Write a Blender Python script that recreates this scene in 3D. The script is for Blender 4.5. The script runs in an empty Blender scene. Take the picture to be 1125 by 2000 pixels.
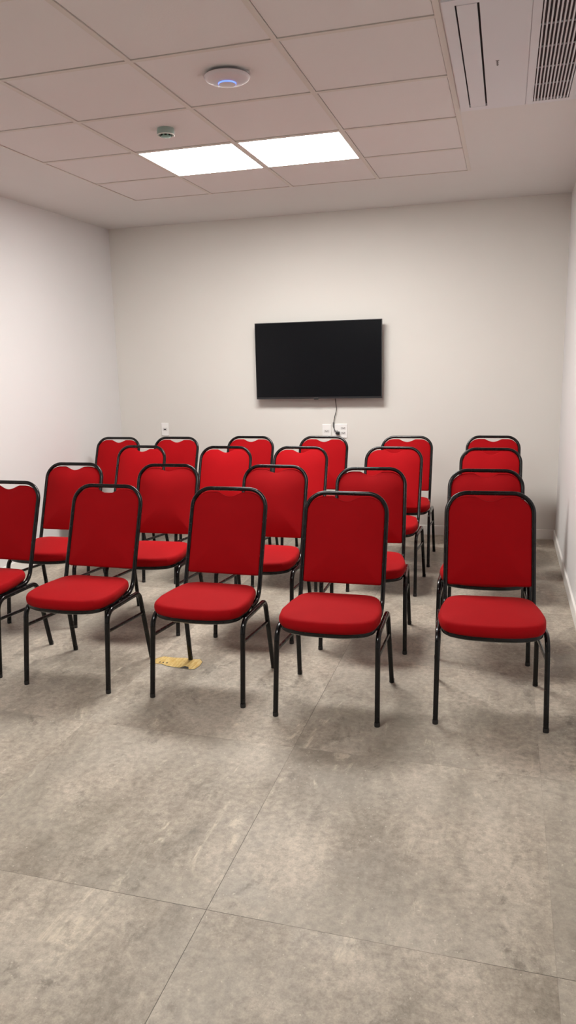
import bpy, bmesh, math, random
from mathutils import Vector, Matrix
random.seed(7)
PI = math.pi
sc = bpy.context.scene
col = sc.collection

# ------------------------------------------------------------------ camera
CAM_H = 1.5774
YAW, PITCH, ROLL = -0.2891, -0.2016, -0.0252
cy, sy = math.cos(YAW), math.sin(YAW)
cp, sp = math.cos(PITCH), math.sin(PITCH)
cr, sr = math.cos(ROLL), math.sin(ROLL)
F = Vector((sy * cp, cy * cp, sp))
R0 = Vector((cy, -sy, 0))
U0 = R0.cross(F)
RR = cr * R0 + sr * U0
UU = -sr * R0 + cr * U0
cam_data = bpy.data.cameras.new('camera')
cam = bpy.data.objects.new('camera', cam_data)
col.objects.link(cam)
cam.matrix_world = Matrix(((RR.x, UU.x, -F.x, 0), (RR.y, UU.y, -F.y, 0), (RR.z, UU.z, -F.z, CAM_H), (0, 0, 0, 1)))
cam_data.sensor_fit = 'VERTICAL'
cam_data.sensor_height = 36
cam_data.lens = 36 * 1474.17 / 2000
cam_data.shift_x = 13.2 / 2000
cam_data.clip_start = 0.02
sc.camera = cam

# ------------------------------------------------------------------ world, exposure
w = bpy.data.worlds.new('world'); sc.world = w; w.use_nodes = True
w.node_tree.nodes['Background'].inputs[0].default_value = (0, 0, 0, 1)
w.node_tree.nodes['Background'].inputs[1].default_value = 0
sc.view_settings.view_transform = 'Standard'
sc.view_settings.look = 'None'
sc.view_settings.gamma = 1
sc.view_settings.use_curve_mapping = False
sc.view_settings.exposure = 0.0
PANEL_STRENGTH = 45.5        # the two panels in view
PANEL_STRENGTH_NEAR = 22.0   # the pair of the same panels above and behind the camera
PANEL_COLOR = (1.0, 0.98, 0.945)

# ------------------------------------------------------------------ room numbers (metres)
H = 2.7835
D = 6.6567
XL, XR, YB = -3.586, 0.448, -2.2
GX = [-3.401 + 0.625 - 0.0, -2.1519, -1.5269, -0.9019, -0.2798]   # grid lines across
GX[0] = -1.5269 - 0.625 - 0.6221
G = 0.6333
GY0 = 3.1064
GEND = GY0 + 3 * G + 0.5994
GYS = [GY0 + G * i for i in range(-7, 4)] + [GEND]

# ------------------------------------------------------------------ material helpers
def mat(name, color=(.5, .5, .5), rough=.5, spec=.5, metal=0, **k):
    m = bpy.data.materials.new(name); m.use_nodes = True
    b = m.node_tree.nodes['Principled BSDF']
    b.inputs['Base Color'].default_value = (*color, 1)
    b.inputs['Roughness'].default_value = rough
    b.inputs['Specular IOR Level'].default_value = spec
    b.inputs['Metallic'].default_value = metal
    for kk, v in k.items():
        b.inputs[kk].default_value = v
    return m
def N(m, t, **k):
    n = m.node_tree.nodes.new(t)
    for a, v in k.items(): setattr(n, a, v)
    return n
def L(m, a, b): m.node_tree.links.new(a, b)
def noise(m, vec, scale, detail=4, rough=.6, dist=0):
    n = N(m, 'ShaderNodeTexNoise')
    n.inputs['Scale'].default_value = scale; n.inputs['Detail'].default_value = detail
    n.inputs['Roughness'].default_value = rough; n.inputs['Distortion'].default_value = dist
    if vec is not None: L(m, vec, n.inputs['Vector'])
    return n.outputs['Fac']
def math_(m, op, a, b=None, c=None, clamp=False):
    n = N(m, 'ShaderNodeMath', operation=op, use_clamp=clamp)
    for i, x in enumerate((a, b, c)):
        if x is None: continue
        if isinstance(x, (int, float)): n.inputs[i].default_value = x
        else: L(m, x, n.inputs[i])
    return n.outputs[0]
def maprange(m, v, a, b, c=0, d=1, smooth=True):
    n = N(m, 'ShaderNodeMapRange')
    n.interpolation_type = 'SMOOTHSTEP' if smooth else 'LINEAR'
    L(m, v, n.inputs['Value'])
    for i, x in zip((1, 2, 3, 4), (a, b, c, d)): n.inputs[i].default_value = x
    return n.outputs[0]
def mixc(m, fac, a, b, mode='MIX'):
    n = N(m, 'ShaderNodeMix', data_type='RGBA', blend_type=mode)
    if isinstance(fac, (int, float)): n.inputs['Factor'].default_value = fac
    else: L(m, fac, n.inputs['Factor'])
    for key, x in ((6, a), (7, b)):
        if isinstance(x, tuple): n.inputs[key].default_value = (*x, 1)
        else: L(m, x, n.inputs[key])
    return n.outputs[2]
def bsdf(m): return m.node_tree.nodes['Principled BSDF']
def bump(m, height, strength, dist):
    n = N(m, 'ShaderNodeBump'); n.inputs['Strength'].default_value = strength; n.inputs['Distance'].default_value = dist
    L(m, height, n.inputs['Height']); L(m, n.outputs[0], bsdf(m).inputs['Normal'])
def objco(m): return N(m, 'ShaderNodeTexCoord').outputs['Object']

def paint(name, color, rough=.7, var=.03, bs=.08):
    m = mat(name, color, rough, .3)
    co = objco(m)
    c2 = tuple(x * (1 - var * 2) for x in color)
    L(m, mixc(m, noise(m, co, 1.3, 3), color, c2), bsdf(m).inputs['Base Color'])
    bump(m, noise(m, co, 140, 3), bs, .002)
    return m
M_WALL = paint('wall_paint', (.77, .745, .70))
M_WALL_SIDE = paint('side_wall_paint', (.77, .755, .75))
M_CEIL = paint('ceiling_plaster', (.72, .705, .69))
M_TILE = paint('ceiling_tile', (.76, .735, .725), .85, .02, .25)
M_TEE = mat('grid_metal', (.66, .62, .57), .5)
M_GAP = mat('grid_shadow_gap', (.12, .10, .09), .9)
M_BASE = mat('baseboard_white', (.86, .84, .80), .45)
M_AC = mat('air_conditioner_plastic', (.70, .70, .73), .5)
M_DARK = mat('dark_recess', (.02, .018, .018), .8)
M_GRILLE_IN = mat('grille_inside', (.075, .06, .062), .9)
M_WHITE = mat('white_plastic', (.90, .89, .87), .35)
M_WHITE2 = mat('white_plastic_insert', (.70, .69, .67), .35)
M_AP = mat('access_point_plastic', (.66, .61, .63), .35)
M_BLACKP = mat('black_plastic', (.012, .012, .013), .4)
M_SCREEN = mat('tv_screen', (.0035, .004, .0055), .22, .22)
M_BEZEL = mat('tv_bezel', (.018, .018, .02), .35)
M_CORD = mat('cord_rubber', (.03, .03, .03), .5)

def emis(name, color, s):
    m = mat(name, (0.8, 0.8, 0.8), .4)
    b = bsdf(m)
    b.inputs['Emission Color'].default_value = (*color, 1)
    b.inputs['Emission Strength'].default_value = s
    return m
M_LED = emis('led_diffuser', PANEL_COLOR, PANEL_STRENGTH)
M_LED2 = emis('led_diffuser_near', PANEL_COLOR, PANEL_STRENGTH_NEAR)
M_BLUE = emis('blue_status_ring', (.02, .17, 1.0), 1.6)

# red upholstery
def fabric():
    m = mat('red_fabric', (.28, .002, .004), .8, .12)
    co = objco(m)
    n1 = noise(m, co, 9, 4, .6)
    c = mixc(m, n1, (.345, .0014, .0044), (.295, .0009, .0036))
    L(m, c, bsdf(m).inputs['Base Color'])
    bsdf(m).inputs['Sheen Weight'].default_value = .06
    bsdf(m).inputs['Sheen Roughness'].default_value = .5
    bsdf(m).inputs['Sheen Tint'].default_value = (1, .25, .2, 1)
    bump(m, math_(m, 'ADD', noise(m, co, 900, 2, .5), math_(m, 'MULTIPLY', noise(m, co, 14, 2), 3.0)), .12, .002)
    return m
M_RED = fabric()
# glossy black paint with rubbed spots
def blackpaint():
    m = mat('black_enamel', (.004, .004, .0045), .28, .36)
    co = objco(m)
    n = noise(m, co, 95, 5, .75)
    chips = maprange(m, n, .74, .79)
    L(m, mixc(m, chips, (.0032, .0032, .0036), (.13, .12, .11)), bsdf(m).inputs['Base Color'])
    L(m, maprange(m, noise(m, co, 30, 4, .7), .35, .7, .14, .30), bsdf(m).inputs['Roughness'])
    bump(m, noise(m, co, 60, 2), .05, .001)
    return m
M_BLK = blackpaint()
M_RUB = mat('foot_rubber', (.012, .011, .011), .55)

# floor: large concrete-look square tiles
def floormat():
    TP, TX, TY = .967, -.789, 1.782
    m = mat('concrete_look_tile', (.3, .27, .23), .5, .3)
    g = N(m, 'ShaderNodeNewGeometry').outputs['Position']
    s = N(m, 'ShaderNodeSeparateXYZ'); L(m, g, s.inputs[0])
    ux = math_(m, 'DIVIDE', math_(m, 'SUBTRACT', s.outputs[0], TX), TP)
    uy = math_(m, 'DIVIDE', math_(m, 'SUBTRACT', s.outputs[1], TY), TP)
    ix, iy = math_(m, 'FLOOR', ux), math_(m, 'FLOOR', uy)
    c = N(m, 'ShaderNodeCombineXYZ'); L(m, ix, c.inputs[0]); L(m, iy, c.inputs[1])
    wn = N(m, 'ShaderNodeTexWhiteNoise', noise_dimensions='3D'); L(m, c.outputs[0], wn.inputs['Vector'])
    sc_ = N(m, 'ShaderNodeVectorMath', operation='SCALE'); L(m, wn.outputs['Color'], sc_.inputs[0]); sc_.inputs['Scale'].default_value = 20
    add = N(m, 'ShaderNodeVectorMath', operation='ADD'); L(m, g, add.inputs[0]); L(m, sc_.outputs[0], add.inputs[1])
    P = add.outputs[0]
    rot = N(m, 'ShaderNodeMapping'); rot.inputs['Rotation'].default_value = (0, 0, .25); rot.inputs['Scale'].default_value = (1.5, .75, 1)
    L(m, P, rot.inputs['Vector']); Q = rot.outputs[0]
    big = noise(m, Q, 1.5, 6, .62, .5)
    med = noise(m, Q, 5.5, 8, .68, .9)
    fine = noise(m, P, 42, 6, .75)
    grain = noise(m, P, 190, 3, .8)
    v = math_(m, 'ADD', math_(m, 'MULTIPLY', big, .66), math_(m, 'MULTIPLY', med, .34))
    v = maprange(m, v, .38, .60, 0, 1, False)
    c1 = mixc(m, v, (.258, .220, .175), (.500, .437, .358))
    # grain
    fg = maprange(m, fine, .34, .66, .74, 1.24, False)
    gg = maprange(m, grain, .3, .7, .90, 1.10, False)
    fac = math_(m, 'MULTIPLY', fg, gg)
    tone = maprange(m, wn.outputs['Value'], 0, 1, .93, 1.07, False)
    fac = math_(m, 'MULTIPLY', fac, tone)
    cc = N(m, 'ShaderNodeCombineXYZ')
    for i in range(3): L(m, fac, cc.inputs[i])
    c2 = mixc(m, 1.0, c1, cc.outputs[0], 'MULTIPLY')
    # warm / cool drift of the print
    c2 = mixc(m, math_(m, 'MULTIPLY', maprange(m, noise(m, P, 1.7, 4, .6), .42, .62), .35), c2, (.345, .318, .27))
    # pale worn streaks running along the room
    st = N(m, 'ShaderNodeMapping'); st.inputs['Rotation'].default_value = (0, 0, .12); st.inputs['Scale'].default_value = (3.4, .9, 1)
    L(m, P, st.inputs['Vector'])
    pale = math_(m, 'MULTIPLY', maprange(m, noise(m, st.outputs[0], 1.6, 8, .70, 1.4), .57, .70), maprange(m, noise(m, P, 17, 6, .72), .42, .58))
    c3 = mixc(m, math_(m, 'MULTIPLY', pale, .9), c2, (.66, .58, .46))
    # dark cloudy stains with broken edges
    dk = math_(m, 'MULTIPLY', maprange(m, noise(m, Q, 2.2, 9, .74, 1.2), .53, .66), maprange(m, noise(m, P, 26, 6, .74), .38, .62))
    c4 = mixc(m, math_(m, 'MULTIPLY', dk, .78), c3, (.165, .145, .118))
    # thin dark scratches, small pale flecks and dark pits
    sc1 = N(m, 'ShaderNodeMapping'); sc1.inputs['Rotation'].default_value = (0, 0, .9); sc1.inputs['Scale'].default_value = (4, 1, 1)
    L(m, P, sc1.inputs['Vector'])
    scr = maprange(m, noise(m, sc1.outputs[0], 11, 7, .8, 2.2), .655, .70)
    c4 = mixc(m, math_(m, 'MULTIPLY', scr, .45), c4, (.16, .14, .115))
    fl = maprange(m, noise(m, P, 75, 3, .6), .665, .72)
    c5 = mixc(m, math_(m, 'MULTIPLY', fl, .6), c4, (.66, .60, .50))
    pit = maprange(m, noise(m, Q, 88, 3, .6), .69, .74)
    c5 = mixc(m, math_(m, 'MULTIPLY', pit, .5), c5, (.14, .12, .10))
    # seams: tight joints, the one through the middle of the room the most open
    def seam(u):
        f = math_(m, 'FRACT', u)
        d = math_(m, 'MINIMUM', f, math_(m, 'SUBTRACT', 1.0, f))
        return maprange(m, d, .0006, .0016, 1, 0)
    openx = maprange(m, math_(m, 'ABSOLUTE', ux), .3, .5, 1.0, .22)
    openy = maprange(m, math_(m, 'ABSOLUTE', uy), .3, .5, 1.0, .45)
    sm = math_(m, 'MAXIMUM', math_(m, 'MULTIPLY', seam(ux), openx), math_(m, 'MULTIPLY', seam(uy), openy))
    sm = math_(m, 'MULTIPLY', sm, maprange(m, noise(m, g, 1.7, 2), .36, .58, .35, .9))
    c6 = mixc(m, sm, c5, (.07, .058, .047))
    L(m, c6, bsdf(m).inputs['Base Color'])
    L(m, maprange(m, med, .3, .7, .42, .6), bsdf(m).inputs['Roughness'])
    bump(m, math_(m, 'SUBTRACT', math_(m, 'ADD', fine, math_(m, 'MULTIPLY', med, .8)), math_(m, 'MULTIPLY', sm, 1.5)), .12, .0015)
    return m
M_FLOOR = floormat()

# ------------------------------------------------------------------ mesh helpers
def link(name, bm, mats, parent=None, smooth=False):
    me = bpy.data.meshes.new(name)
    bmesh.ops.recalc_face_normals(bm, faces=bm.faces[:])
    if smooth:
        for f in bm.faces: f.smooth = True
    bm.to_mesh(me); bm.free()
    for mm in (mats if isinstance(mats, (list, tuple)) else [mats]): me.materials.append(mm)
    if smooth:
        try: me.set_sharp_from_angle(angle=math.radians(38))
        except Exception: pass
    o = bpy.data.objects.new(name, me); col.objects.link(o)
    if parent: o.parent = parent
    return o
def box(bm, x0, x1, y0, y1, z0, z1, bev=0, mi=0, seg=2):
    r = bmesh.ops.create_cube(bm, size=1)
    vs = r['verts']
    for v in vs:
        v.co = Vector(((x0 + x1) / 2 + v.co.x * (x1 - x0), (y0 + y1) / 2 + v.co.y * (y1 - y0), (z0 + z1) / 2 + v.co.z * (z1 - z0)))
    fs = {f for v in vs for f in v.link_faces}
    for f in fs: f.material_index = mi
    if bev:
        es = list({e for v in vs for e in v.link_edges})
        rr = bmesh.ops.bevel(bm, geom=es, offset=bev, segments=seg, affect='EDGES', profile=.5)
        for f in rr['faces']: f.material_index = mi
def fillet(pts, radii, n=8):
    pts = [Vector(p) for p in pts]
    out = [pts[0]]
    for i in range(1, len(pts) - 1):
        p, a, b = pts[i], pts[i - 1], pts[i + 1]
        r = radii[i - 1]
        if not r: out.append(p); continue
        da, db = (a - p).normalized(), (b - p).normalized()
        ang = da.angle(db)
        t = r / math.tan(ang / 2)
        ctr = p + (da + db).normalized() * (r / math.sin(ang / 2))
        s, e = p + da * t - ctr, p + db * t - ctr
        tot = s.angle(e)
        for k in range(n + 1):
            u = k / n
            out.append(ctr + (s * math.sin((1 - u) * tot) + e * math.sin(u * tot)) / math.sin(tot))
    out.append(pts[-1])
    return out
def sweep(bm, path, a, b, ref=Vector((1, 0, 0)), n=2.5, k=16, cap=True, mi=0):
    """superellipse tube: half-size a along ref, b across"""
    path = [Vector(p) for p in path]
    rings = []
    nrm = ref.copy()
    for i, p in enumerate(path):
        t = (path[min(i + 1, len(path) - 1)] - path[max(i - 1, 0)]).normalized()
        nrm = (nrm - t * nrm.dot(t)).normalized()
        bn = t.cross(nrm)
        ring = []
        for j in range(k):
            th = 2 * PI * j / k
            c, s = math.cos(th), math.sin(th)
            x = a * math.copysign(abs(c) ** (2 / n), c); y = b * math.copysign(abs(s) ** (2 / n), s)
            ring.append(bm.verts.new(p + nrm * x + bn * y))
        rings.append(ring)
    for i in range(len(rings) - 1):
        for j in range(k):
            f = bm.faces.new((rings[i][j], rings[i][(j + 1) % k], rings[i + 1][(j + 1) % k], rings[i + 1][j]))
            f.material_index = mi
    if cap:
        bm.faces.new(rings[0][::-1]).material_index = mi
        bm.faces.new(rings[-1]).material_index = mi
def lathe(bm, prof, cx=0, cy_=0, k=48, mi=0):
    """prof = list of (r,z)"""
    rings = []
    for r, z in prof:
        if r < 1e-6: rings.append([bm.verts.new((cx, cy_, z))])
        else: rings.append([bm.verts.new((cx + r * math.cos(2 * PI * j / k), cy_ + r * math.sin(2 * PI * j / k), z)) for j in range(k)])
    for A, B in zip(rings, rings[1:]):
        for j in range(k):
            j2 = (j + 1) % k
            if len(A) == 1: f = bm.faces.new((A[0], B[j2], B[j]))
            elif len(B) == 1: f = bm.faces.new((A[j], A[j2], B[0]))
            else: f = bm.faces.new((A[j], A[j2], B[j2], B[j]))
            f.material_index = mi
def structure(o): o['kind'] = 'structure'; return o
def tag(o, label, cat, group=None):
    o['label'] = label; o['category'] = cat
    if group: o['group'] = group
    return o
def thing(name, label, cat, loc=(0, 0, 0), group=None):
    o = bpy.data.objects.new(name, None); col.objects.link(o); o.location = loc
    o.empty_display_size = .1
    return tag(o, label, cat, group)

# ------------------------------------------------------------------ the room
bm = bmesh.new(); box(bm, XL - .1, XR + .1, YB - .1, D + .1, -.1, 0); structure(link('floor', bm, M_FLOOR))
bm = bmesh.new(); box(bm, XL - .1, XR + .1, D, D + .1, 0, H); structure(link('wall_back', bm, M_WALL))
bm = bmesh.new(); box(bm, XL - .1, XL, YB, D, 0, H); structure(link('wall_left', bm, M_WALL_SIDE))
bm = bmesh.new(); box(bm, XR, XR + .1, YB, D, 0, H); structure(link('wall_right', bm, M_WALL_SIDE))
bm = bmesh.new(); box(bm, XL - .1, XR + .1, YB - .1, YB, 0, H); structure(link('wall_front', bm, M_WALL_SIDE))
# ceiling: plaster border, recessed bed, tiles lying in the grid
bm = bmesh.new()
gx0, gx1, gy0, gy1 = GX[0], GX[-1], GYS[0], GYS[-1]
box(bm, XL - .1, XR + .1, YB - .1, D + .1, H + .05, H + .12, mi=2)
box(bm, XL - .1, gx0, YB - .1, D + .1, H, H + .05)
box(bm, gx1, XR + .1, YB - .1, D + .1, H, H + .05)
box(bm, gx0, gx1, gy1, D + .1, H, H + .05)
box(bm, gx0, gx1, YB - .1, gy0, H, H + .05)
T = .012
lamps = []
for i in range(len(GX) - 1):
    for j in range(len(GYS) - 1):
        a, b, c, d = GX[i] + T + .002, GX[i + 1] - T - .002, GYS[j] + T + .002, GYS[j + 1] - T - .002
        # cells that hold a light panel: pair in view, pair above and behind the camera
        if i in (1, 2) and abs(GYS[j] - (GY0 + 2 * G)) < .01: lamps.append((a, b, c, d, 0)); continue
        if i in (1, 2) and abs(GYS[j] - (GY0 - 3 * G)) < .01: lamps.append((a, b, c, d, 1)); continue
        box(bm, a, b, c, d, H + .003, H + .03, mi=1)
structure(link('ceiling', bm, [M_CEIL, M_TILE, M_GAP]))
bm = bmesh.new()
for i, x in enumerate(GX):
    x0, x1 = x - T, x + T
    if i == 0: x0 = x
    if i == len(GX) - 1: x1 = x + .012
    box(bm, x0, x1, gy0, gy1, H - .0015, H + .004)
for j, y in enumerate(GYS):
    for i in range(len(GX) - 1):
        box(bm, GX[i] + T, GX[i + 1] - T, y - T if j else y, y + T if j < len(GYS) - 1 else y, H - .001, H + .004)
structure(link('trim_1', bm, M_TEE))
# baseboards
def baseb(name, x0, x1, y0, y1):
    bm = bmesh.new(); box(bm, x0, x1, y0, y1, 0, .086, bev=.003, seg=1); structure(link(name, bm, M_BASE))
baseb('baseboard_back', XL, XR, D - .014, D)
baseb('baseboard_left', XL, XL + .014, YB, D - .014)
baseb('baseboard_right', XR - .014, XR, YB, D - .014)
baseb('baseboard_front', XL + .014, XR - .014, YB, YB + .014)

# ------------------------------------------------------------------ light panels
pl = ['square white led ceiling panel, lit, the left one beside the smoke detector',
      'square white led ceiling panel, lit, the right one of the pair nearer the air conditioner']
pn = ['square led ceiling panel behind the camera on the left wall side',
      'square led ceiling panel behind the camera on the right wall side']
cnt = [0, 0]
for (a, b, c, d, kind) in sorted(lamps, key=lambda q: (q[4], q[0])):
    cx, cyy = (a + b) / 2, (c + d) / 2
    t = thing('led_ceiling_panel', (pl, pn)[kind][cnt[kind]], 'ceiling light', (cx, cyy, H), 'square led ceiling panels')
    cnt[kind] += 1
    hx, hy = (b - a) / 2 + .001, (d - c) / 2 + .001
    bm = bmesh.new()
    f = .008
    box(bm, -hx, hx, -hy, -hy + f, -.0015, .02); box(bm, -hx, hx, hy - f, hy, -.0015, .02)
    box(bm, -hx, -hx + f, -hy + f, hy - f, -.0015, .02); box(bm, hx - f, hx, -hy + f, hy - f, -.0015, .02)
    link('frame', bm, M_WHITE, t)
    bm = bmesh.new(); box(bm, -hx, hx, -hy, hy, .0185, .035); link('leak_cover', bm, M_TEE, t)  # unseen back box, added to stop diffuser light leaking above the tiles
    bm = bmesh.new(); box(bm, -hx + f, hx - f, -hy + f, hy - f, -.001, .018)
    link('diffuser', bm, (M_LED, M_LED2)[kind], t)

# ------------------------------------------------------------------ air conditioner cassette
ax0, ax1, ay0, ay1 = -.259, .292, 2.96, 4.224
t = thing('air_conditioner', 'flush ceiling cassette air conditioner with long vane and slatted grille, beside the right wall', 'air conditioner', (ax0, ay0, H))
W_, L_ = ax1 - ax0, ay1 - ay0
zb = -.016
bm = bmesh.new()
vx0, vx1 = -.209 - ax0, -.138 - ax0      # vane
gx_0, gx_1 = .083 - ax0, .247 - ax0      # grille
gy_0, gy_1 = .09, 4.188 - ay0
vy0, vy1 = .045, 4.168 - ay0
sx = .049 - ax0
def slab(x0, x1, y0, y1, z0=zb, z1=0): box(bm, x0, x1, y0, y1, z0, z1)
slab(0, vx0 - .006, 0, L_); slab(vx0 - .006, vx1 + .008, 0, vy0 - .004); slab(vx0 - .006, vx1 + .008, vy1 + .004, L_)
slab(vx1 + .008, sx - .0015, 0, L_)
slab(sx + .0015, gx_0, 0, L_); slab(gx_0, gx_1, 0, gy_0); slab(gx_0, gx_1, gy_1, L_); slab(gx_1, W_, 0, L_)
slab(sx - .0015, sx + .0015, 0, L_, zb + .004, 0)
link('panel', bm, M_AC, t)
bm = bmesh.new(); slab(vx0 - .006, vx1 + .008, vy0 - .004, vy1 + .004, -.004, -.001); link('vane_recess', bm, M_DARK, t)
bm = bmesh.new(); box(bm, vx0, vx1, vy0, vy1, zb - .001, zb + .006, bev=.002); link('air_vane', bm, M_AC, t)
bm = bmesh.new(); slab(gx_0, gx_1, gy_0, gy_1, -.003, -.001); link('grille_recess', bm, M_GRILLE_IN, t)
bm = bmesh.new()
n = 11
pitch = (gx_1 - gx_0) / n
for i in range(n):
    xx = gx_0 + pitch * (i + .5)
    box(bm, xx - .0028, xx + .0034, gy_0, gy_1, zb + .001, -.003)
yy = gy_0
for q in (3.284, 3.507, 3.742, 3.962):
    box(bm, gx_0, gx_1, q - ay0 - .0012, q - ay0 + .0012, zb + .004, -.006)
link('grille', bm, M_AC, t)
# tiny dark maker's mark (unreadable strokes) between vane and seam
bm = bmesh.new()
lx, ly = -.076 - ax0, 3.608 - ay0
for i, (dy, wv, hgt) in enumerate([(-.034, .024, .006), (-.022, .012, .008), (-.008, .014, .008), (.006, .012, .008), (.020, .014, .008), (.032, .010, .006)]):
    box(bm, lx - wv / 3.4, lx + wv / 3.4, ly + dy * .85 - hgt / 2, ly + dy * .85 + hgt / 2, zb - .0006, zb + .001)
link('maker_mark', bm, mat('mark_grey', (.11, .09, .09), .6), t)

# ------------------------------------------------------------------ wifi access point
t = thing('wireless_access_point', 'round white saucer shaped access point with glowing blue ring on ceiling tile', 'access point', (-1.198, 3.372, H))
bm = bmesh.new()
lathe(bm, [(.0, .003), (.062, .003), (.062, -.008), (.085, -.009)]); link('mounting_base', bm, M_BLACKP, t, True)
bm = bmesh.new()
prof = [(.0, -.008), (.094, -.008), (.0985, -.0105), (.100, -.0135)]
for i in range(1, 15):
    r = .100 - (.100 - .0395) * i / 14
    prof.append((r, -.0135 - .0265 * math.sqrt(max(0, 1 - (r / .1) ** 2))))
prof += [(.0395, -.034), (0, -.034)]
lathe(bm, prof)
lathe(bm, [(.0368, -.040), (.0372, -.0430), (.030, -.0442), (0, -.0450)])
link('shell', bm, M_AP, t, True)
bm = bmesh.new(); lathe(bm, [(.0360, -.0345), (.0385, -.0345), (.0385, -.0425), (.0360, -.0425)]); link('status_ring', bm, M_BLUE, t, True)

# ------------------------------------------------------------------ smoke detector
t = thing('smoke_detector', 'small round smoke detector with greenish body and white rim on ceiling tile', 'smoke detector', (-1.780, 4.005, H))
M_SD = mat('detector_plastic', (.34, .45, .41), .35)
M_SDG = mat('detector_green', (.22, .42, .35), .3)
bm = bmesh.new(); lathe(bm, [(0, .003), (.044, .003), (.046, -.004), (.0465, -.020), (.0455, -.0285), (.041, -.0285), (.036, -.024), (0, -.022)]); link('body', bm, M_SD, t, True)
bm = bmesh.new(); lathe(bm, [(0, -.020), (.029, -.022), (.028, -.037), (.020, -.040), (0, -.041)]); chm = link('sensing_chamber', bm, M_SDG, t, True)
bm = bmesh.new()
for k in range(8):
    M_ = Matrix.Rotation(-PI / 2 - .40 + 2 * PI * k / 8, 4, 'Z')
    b0 = len(bm.verts)
    box(bm, .0255, .0298, -.0062, .0062, -.0365, -.0245)
    bm.verts.ensure_lookup_table()
    for v in bm.verts[b0:]: v.co = M_ @ v.co
link('vent_opening', bm, M_BLACKP, chm)
bm = bmesh.new(); lathe(bm, [(.0405, -.0280), (.0462, -.0280), (.0466, -.0305), (.0440, -.0325), (.0410, -.0305), (.0405, -.0280)]); link('lip', bm, mat('detector_lip', (.90, .92, .86), .2), t, True)

# ------------------------------------------------------------------ television, cord, outlets
TX0, TX1, TZ0, TZ1 = -2.153, -1.018, 1.214, 1.880
t = thing('television', 'large black flat screen television, switched off, mounted on the back wall', 'television', ((TX0 + TX1) / 2, D, TZ0))
hw = (TX1 - TX0) / 2; hh = TZ1 - TZ0
bm = bmesh.new(); box(bm, -hw, hw, -.105, -.080, 0, hh, bev=.003); link('bezel', bm, M_BEZEL, t)
bm = bmesh.new(); box(bm, -hw + .006, hw - .006, -.1062, -.100, .018, hh - .006); link('screen', bm, M_SCREEN, t)
bm = bmesh.new(); box(bm, -hw + .1, hw - .1, -.080, -.050, .04, hh - .16, bev=.01); link('rear_housing', bm, M_BLACKP, t)
bm = bmesh.new(); box(bm, -.22, .22, -.050, 0, .20, .26); box(bm, -.22, .22, -.050, 0, .40, .46); box(bm, -.2, -.16, -.055, -.012, .1, .5); box(bm, .16, .2, -.055, -.012, .1, .5)
link('wall_bracket', bm, M_BLACKP, t)
bm = bmesh.new(); box(bm, -.036, .002, -.107, -.09, -.007, .010, bev=.003); link('sensor_window', bm, M_BLACKP, t)

def cat(pts, n=8):
    P = [Vector(p) for p in pts]; P = [P[0] * 2 - P[1]] + P + [P[-1] * 2 - P[-2]]; out = []
    for i in range(1, len(P) - 2):
        for k in range(n):
            u = k / n
            out.append(.5 * ((2 * P[i]) + (-P[i - 1] + P[i + 1]) * u + (2 * P[i - 1] - 5 * P[i] + 4 * P[i + 1] - P[i + 2]) * u * u + (-P[i - 1] + 3 * P[i] - 3 * P[i + 1] + P[i + 2]) * u ** 3))
    out.append(P[-2]); return out
YW = D - .010
t = thing('power_cord', 'thin black power cord hanging from television to wall outlet', 'cord', (-1.443, YW, .90))
def rel(x, y, z): return (x + 1.443, y - YW, z - .90)
bm = bmesh.new()
sweep(bm, cat([rel(-1.444, D - .030, 1.26), rel(-1.443, D - .028, 1.206), rel(-1.438, YW - .012, 1.11), rel(-1.457, YW - .008, 1.04), rel(-1.464, YW - .008, .986), rel(-1.462, YW - .016, .955), rel(-1.448, D - .048, .932), rel(-1.438, D - .048, .916)]), .0032, .0032, n=2, k=8)
link('cable', bm, M_CORD, t, True)
bm = bmesh.new()
sweep(bm, cat([rel(-1.4635, YW - .009, .998), rel(-1.4645, YW - .009, .988), rel(-1.4645, YW - .010, .965), rel(-1.462, YW - .012, .955)], 3), .0075, .0075, n=2.5, k=12)
link('ferrite_core', bm, mat('ferrite_grey', (.12, .12, .115), .4), t, True)
bm = bmesh.new(); box(bm, .001, .035, -.042, -.0015, -.008, .018, bev=.006); box(bm, .010, .022, -.002, .004, .002, .008); link('plug', bm, M_BLACKP, t, True)

def plate(x0, x1, z0, z1, label, holes):
    xc, zc = (x0 + x1) / 2, z0
    t = thing('wall_outlet', label, 'outlet', (xc, D, zc), 'white wall outlets on the back wall')
    bm = bmesh.new(); box(bm, x0 - xc, x1 - xc, -.009, 0, 0, z1 - z0, bev=.003); link('cover_plate', bm, M_WHITE, t)
    for (hx, hz, ww, hh_, kind) in holes:
        bm = bmesh.new(); box(bm, hx - ww / 2, hx + ww / 2, -.0105, -.008, hz - hh_ / 2, hz + hh_ / 2, bev=.001); s_ = link('socket', bm, M_WHITE2, t)
        bm = bmesh.new()
        if kind == 'three':
            for dx, dz in ((-.010, .002), (0, -.003), (.010, .002)): box(bm, hx + dx - .003, hx + dx + .003, -.0112, -.009, hz + dz - .003, hz + dz + .003)
        else:
            box(bm, hx - .012, hx + .012, -.0112, -.009, hz - .0045, hz + .0045)
        link('contact_hole', bm, M_DARK, s_)
plate(-3.157, -3.083, .870, .992, 'small white outlet plate on the back wall, alone at the left', [(0, .062, .045, .03, 'slot')])
plate(-1.571, -1.490, .868, .981, 'narrow white outlet plate under the television, left of the plugged one', [(0, .050, .05, .026, 'three')])
plate(-1.479, -1.343, .858, .984, 'wide white double outlet plate with the black plug in it', [(.032, .088, .045, .024, 'three'), (.032, .044, .045, .024, 'three'), (-.035, .06, .04, .024, 'three')])

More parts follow.
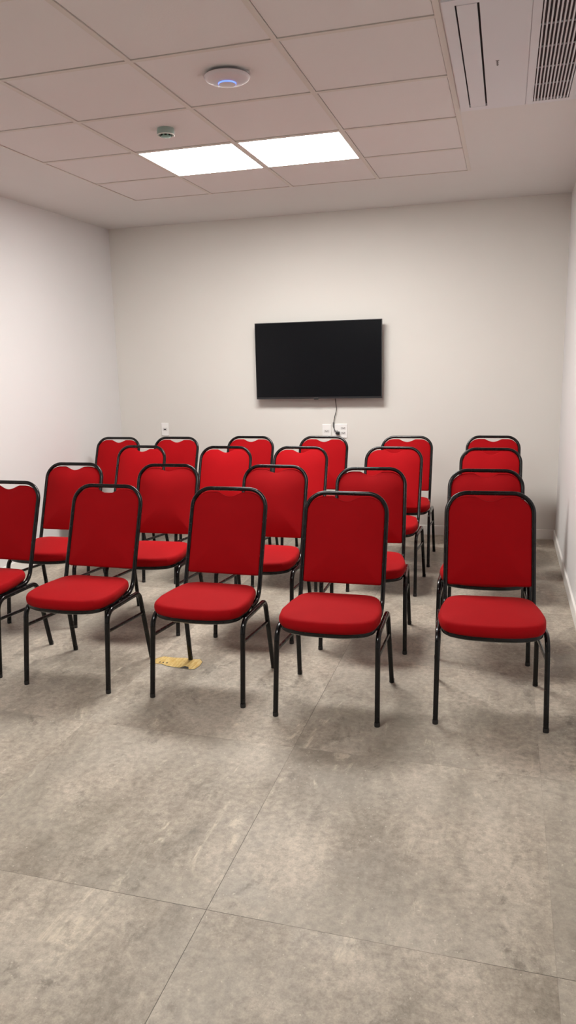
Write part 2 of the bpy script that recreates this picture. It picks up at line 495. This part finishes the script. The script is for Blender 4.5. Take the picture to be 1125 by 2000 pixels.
# ------------------------------------------------------------------ worn yellow tape on the floor
def tapemat():
    m = mat('yellow_tape', (.62, .42, .12), .5)
    co = objco(m)
    mp = N(m, 'ShaderNodeMapping'); mp.inputs['Rotation'].default_value = (0, 0, .7); mp.inputs['Scale'].default_value = (3, .6, 1); L(m, co, mp.inputs['Vector'])
    v = noise(m, mp.outputs[0], 26, 4, .6, .6)
    c = mixc(m, maprange(m, v, .35, .62), (.50, .31, .075), (.62, .46, .18))
    d = maprange(m, noise(m, mp.outputs[0], 60, 3, .7), .60, .68)
    c = mixc(m, math_(m, 'MULTIPLY', d, .55), c, (.28, .19, .07))
    L(m, c, bsdf(m).inputs['Base Color'])
    return m
t = thing('tape_patch', 'worn yellow sticker with black marks on the floor under a front row chair', 'tape', (-1.64, 3.46, 0))
def flat(name, pts, z0, z1, m, parent):
    bm = bmesh.new()
    a = [bm.verts.new((x + 1.64, y - 3.46, z0)) for x, y in pts]; b = [bm.verts.new((x + 1.64, y - 3.46, z1)) for x, y in pts]
    bm.faces.new(a[::-1]); bm.faces.new(b)
    for i in range(len(a)): bm.faces.new((a[i], a[(i + 1) % len(a)], b[(i + 1) % len(a)], b[i]))
    return link(name, bm, m, parent)
tp = [(-1.768, 3.420), (-1.700, 3.427), (-1.668, 3.410), (-1.630, 3.404), (-1.575, 3.400), (-1.524, 3.394), (-1.505, 3.402), (-1.495, 3.448), (-1.500, 3.500), (-1.528, 3.533), (-1.565, 3.520), (-1.610, 3.530), (-1.668, 3.520), (-1.735, 3.522), (-1.760, 3.492)]
flat('border', [(-1.64 + (x + 1.64) * 1.025, 3.46 + (y - 3.46) * 1.06 - .003) for x, y in tp], 0, .0005, mat('tape_border', (.10, .10, .075), .6), t)
flat('yellow_face', tp, .0004, .0010, tapemat(), t)
mb = mat('tape_print', (.015, .014, .012), .6)
for x in (-1.722, -1.702, -1.681):
    flat('printed_mark', [(x - .006, 3.440), (x + .006, 3.438), (x + .001, 3.456)], .0009, .0013, mb, t)
flat('printed_mark', [(-1.590, 3.402), (-1.535, 3.396), (-1.545, 3.418), (-1.568, 3.425)], .0009, .0013, mb, t)

# ------------------------------------------------------------------ the chair
# local frame: origin between the front feet on the floor, x to the right, y towards the backrest
def cushion(bm, outline, ctr, top, bot, edge, pw=2.4, rings=12, to3=lambda u, v, h: (u, v, h), crown_edge=.55, dented=None):
    """rounded pad: outline in (u,v); heights: top dome, bottom, with rounded rim"""
    n_ = len(outline)
    def ringat(s, h):
        q = s ** 5   # a dent in the rim fades out towards the middle
        return [bm.verts.new(to3(ctr[0] + (u - ctr[0]) * s + (a - u) * q, ctr[1] + (v - ctr[1]) * s + (b - v) * q, h)) for (u, v), (a, b) in zip(outline, dented or outline)]
    allr = []
    # bottom centre -> rim -> top centre
    bs = [(s, bot * (1 - s ** 8 * .35)) for s in (.25, .55, .8, .92, .97)]
    m = []
    for i in range(0, 9):
        th = -PI / 2 + PI * i / 8 if i < 4 else -PI / 2 + PI * i / 8
        m.append((1 - edge + edge * max(math.cos(th), 0) ** .8, None, math.sin(th)))
    seq = [(s, bot) for s in (.3, .7, .9)]
    for s, _, q in m:
        mid = (top * crown_edge + bot) / 2; half = (top * crown_edge - bot) / 2
        seq.append((s, mid + half * q))
    e = 1 - edge
    for i in range(1, rings):
        s = e * (1 - i / rings)
        x = s / e
        seq.append((s, top * crown_edge + top * (1 - crown_edge) * (1 - x ** pw)))
    rr = [ringat(s, h) for s, h in seq]
    for A, B in zip(rr, rr[1:]):
        for j in range(n_): bm.faces.new((A[j], A[(j + 1) % n_], B[(j + 1) % n_], B[j]))
    c0 = bm.verts.new(to3(ctr[0], ctr[1], bot)); c1 = bm.verts.new(to3(ctr[0], ctr[1], top))
    for j in range(n_):
        bm.faces.new((c0, rr[0][(j + 1) % n_], rr[0][j])); bm.faces.new((c1, rr[-1][j], rr[-1][(j + 1) % n_]))

def rounded(pts, radii, n=7):
    P = [Vector((p[0], p[1], 0)) for p in pts]; out = []
    k = len(P)
    for i in range(k):
        a, p, b = P[i - 1], P[i], P[(i + 1) % k]
        r = radii[i]
        if not r: out.append((p.x, p.y)); continue
        da, db = (a - p).normalized(), (b - p).normalized(); ang = da.angle(db); t_ = r / math.tan(ang / 2)
        ctr = p + (da + db).normalized() * (r / math.sin(ang / 2)); s, e = p + da * t_ - ctr, p + db * t_ - ctr; tot = s.angle(e)
        for q in range(n + 1):
            u = q / n; v = ctr + (s * math.sin((1 - u) * tot) + e * math.sin(u * tot)) / math.sin(tot); out.append((v.x, v.y))
    return out
def resample(pts, n):
    P = [Vector((x, y, 0)) for x, y in pts]; P.append(P[0]); d = [0]
    for a, b in zip(P, P[1:]): d.append(d[-1] + (b - a).length)
    out = []; j = 0
    for i in range(n):
        s = d[-1] * i / n
        while d[j + 1] < s: j += 1
        u = (s - d[j]) / max(d[j + 1] - d[j], 1e-9); v = P[j].lerp(P[j + 1], u); out.append((v.x, v.y))
    return out

BACK0 = Vector((0, .398, .505)); BACK1 = Vector((0, .550, .9235))   # straight part of the back (tube centre line)
bdir = (BACK1 - BACK0).normalized(); bnor = Vector((0, -bdir.z, bdir.y))  # towards the sitter
BL = (BACK1 - BACK0).length
def chair():
    root = bpy.data.objects.new('banquet_chair', None); col.objects.link(root); root.empty_display_size = .1
    # seat cushion
    so = rounded([(-.135, -.030), (0, -.040), (.135, -.030), (.214, .020), (.227, .130), (.216, .240), (.186, .392), (-.186, .392), (-.216, .240), (-.227, .130), (-.214, .020)],
                 [.25, .6, .25, .095, .10, .3, .085, .085, .3, .10, .095])
    so = resample(so, 84)
    bm = bmesh.new()
    cushion(bm, so, (0, .18), .068, 0.0, .085, pw=2.4, to3=lambda u, v, h: (u, v, .415 + h), crown_edge=.80)
    link('seat', bm, M_RED, root, True)
    # black pan under the cushion
    bm = bmesh.new()
    prof = [(.3, .400), (.80, .396), (.925, .396), (.955, .401), (.962, .409), (.955, .417), (.93, .419), (.3, .418)]
    rr = [[bm.verts.new((u * s, .18 + (v - .18) * s, z)) for u, v in so] for s, z in prof]
    nn = len(so)
    for A, B in zip(rr, rr[1:]):
        for j in range(nn): bm.faces.new((A[j], A[(j + 1) % nn], B[(j + 1) % nn], B[j]))
    bm.faces.new(rr[0]); bm.faces.new(rr[-1][::-1])
    link('seat_pan', bm, M_BLK, root, True)
    # backrest pad, in the reclined plane: (u = x, v = distance up the back from BACK0)
    top = BL - .016
    pts = []
    pts += [(-.188, .008), (.188, .008)]
    r_ = [.014, .014]
    pad = rounded([(-.192, .008), (.192, .008), (.192, top), (-.192, top)], [.012, .012, .084, .084], 12)
    pad = resample(pad, 240)
    def notch(u, v):
        if v > top - .03 and abs(u) < .072:
            k = min(abs(u) / .068, 1)
            d_ = .024 * (.5 + .5 * math.cos(PI * k)) ** .62
            return (u, v - d_)
        return (u, v)
    padn = [notch(u, v) for u, v in pad]
    bm = bmesh.new()
    def to3(u, v, h):
        p = BACK0 + bdir * v + bnor * (h - .016); return (u, p.y, p.z)
    cushion(bm, pad, (0, top * .5), .042, 0.0, .085, pw=2.8, to3=to3, dented=padn, rings=18)
    link('backrest', bm, M_RED, root, True)
    # back frame: one bent tube
    XB = .199
    P0 = Vector((0, .235, .402))
    K = Vector((0, .362, .402))
    tp_ = BACK1
    path3 = []
    def at(x, v): return (x, v.y, v.z)
    path3 = fillet([at(-XB, P0), at(-XB, K), at(-XB, tp_), at(XB, tp_), at(XB, K), at(XB, P0)], [.085, .096, .096, .085], 12)
    bm = bmesh.new(); sweep(bm, path3, .0103, .0103, n=2.7)
    link('back_frame', bm, M_BLK, root, True)
    for s in (-1, 1):
        FT = Vector((s * .2255, .048, .3995)); RT = Vector((s * .221, .395, .388))
        ff = Vector((s * .229, 0, .004)); rf = Vector((s * .233, .468, .004))
        full = fillet([ff, FT, RT, rf], [.062, .05], 12)
        # split: front leg / rail / rear leg
        zf, zr = .335, .335
        nf = 1; 
        bm = bmesh.new(); sweep(bm, [full[0], full[0].lerp(full[1], .5), full[1]], .0112, .0115, n=2.8); lf = link('leg', bm, M_BLK, root, True)
        bm = bmesh.new(); lathe(bm, [(0, 0), (.0122, 0), (.0126, .003), (.0124, .018), (.0116, .020)], ff.x, ff.y, 20); link('foot_cap', bm, M_RUB, lf, True)
        bm = bmesh.new(); sweep(bm, full[1:-1], .0112, .0115, n=2.8, cap=False); link('side_rail', bm, M_BLK, root, True)
        bm = bmesh.new(); sweep(bm, [full[-2], full[-2].lerp(full[-1], .5), full[-1]], .0112, .0115, n=2.8); lr = link('leg', bm, M_BLK, root, True)
        bm = bmesh.new(); lathe(bm, [(0, 0), (.0122, 0), (.0126, .003), (.0124, .018), (.0116, .020)], rf.x, rf.y, 20); link('foot_cap', bm, M_RUB, lr, True)
        # stretcher
        def onleg(a, b, z): u = (z - a.z) / (b.z - a.z); return a.lerp(b, u)
        a = onleg(ff, full[1], .300); b = onleg(rf, full[-2], .268)
        bm = bmesh.new(); sweep(bm, [a, b], .0065, .0085, n=2.6, k=12); link('stretcher', bm, M_BLK, root, True)
    return root
def copy_tree(o, parent=None):
    c = o.copy(); col.objects.link(c); c.parent = parent
    for ch in list(o.children): copy_tree(ch, c)
    return c
CH = [
 (-2.677, 3.074, .010, 'red padded chair in the front row, leftmost, cut off by the photo edge'),
 (-2.032, 3.037, .002, 'red padded chair in the front row, second from the left wall'),
 (-1.343, 3.047, -.003, 'red padded front row chair whose rear leg stands on the yellow floor sticker'),
 (-0.714, 3.004, .015, 'red padded front row chair just left of the gap before the far right chair'),
 (-0.016, 3.108, .066, 'red padded chair in the front row, rightmost, nearest of those along the right wall'),
 (-2.688, 3.813, .033, 'red padded chair in the second row, leftmost, seen against the white left wall'),
 (-2.017, 3.826, .039, 'red padded chair in the second row, second from left, between the two left front chairs'),
 (-1.335, 3.859, .003, 'red padded chair in the second row, middle one, directly behind the sticker chair'),
 (-0.700, 3.829, .075, 'red padded chair in the second row, fourth from left, slightly turned'),
 (-0.072, 3.826, .028, 'red padded chair in the second row, rightmost, directly behind the front right chair'),
 (-2.710, 4.787, -.011, 'red padded chair in the third row, leftmost, before the two leftmost back row chairs'),
 (-2.003, 4.795, .01, 'red padded chair in the third row, second from left'),
 (-1.431, 4.823, -.001, 'red padded chair in the third row, middle one, below the television centre'),
 (-0.760, 4.860, -.019, 'red padded chair in the third row, fourth from left, before the fifth back row chair'),
 (-0.077, 4.832, .004, 'red padded chair in the third row, rightmost, third of the column by the right wall'),
 (-3.222, 5.382, .008, 'red padded chair in the back row, leftmost, beside the left wall'),
 (-2.699, 5.428, -.007, 'red padded chair in the back row, second from left, under the lone wall outlet'),
 (-2.056, 5.510, -.010, 'red padded chair in the back row, third from left, under the television left half'),
 (-1.427, 5.546, -.002, 'red padded chair in the back row, fourth from left, under the outlets and power cord'),
 (-0.744, 5.589, .005, 'red padded chair in the back row, fifth from left, right of the outlets'),
 (-0.076, 5.639, .002, 'red padded chair in the back row, rightmost, farthest of those along the right wall'),
]
proto = chair()
for i, (x, y, a, lab) in enumerate(CH):
    o = proto if i == 0 else copy_tree(proto)
    o.location = (x, y, 0); o.rotation_euler = (0, 0, a)
    tag(o, lab, 'chair', 'red banquet chairs set out in rows')
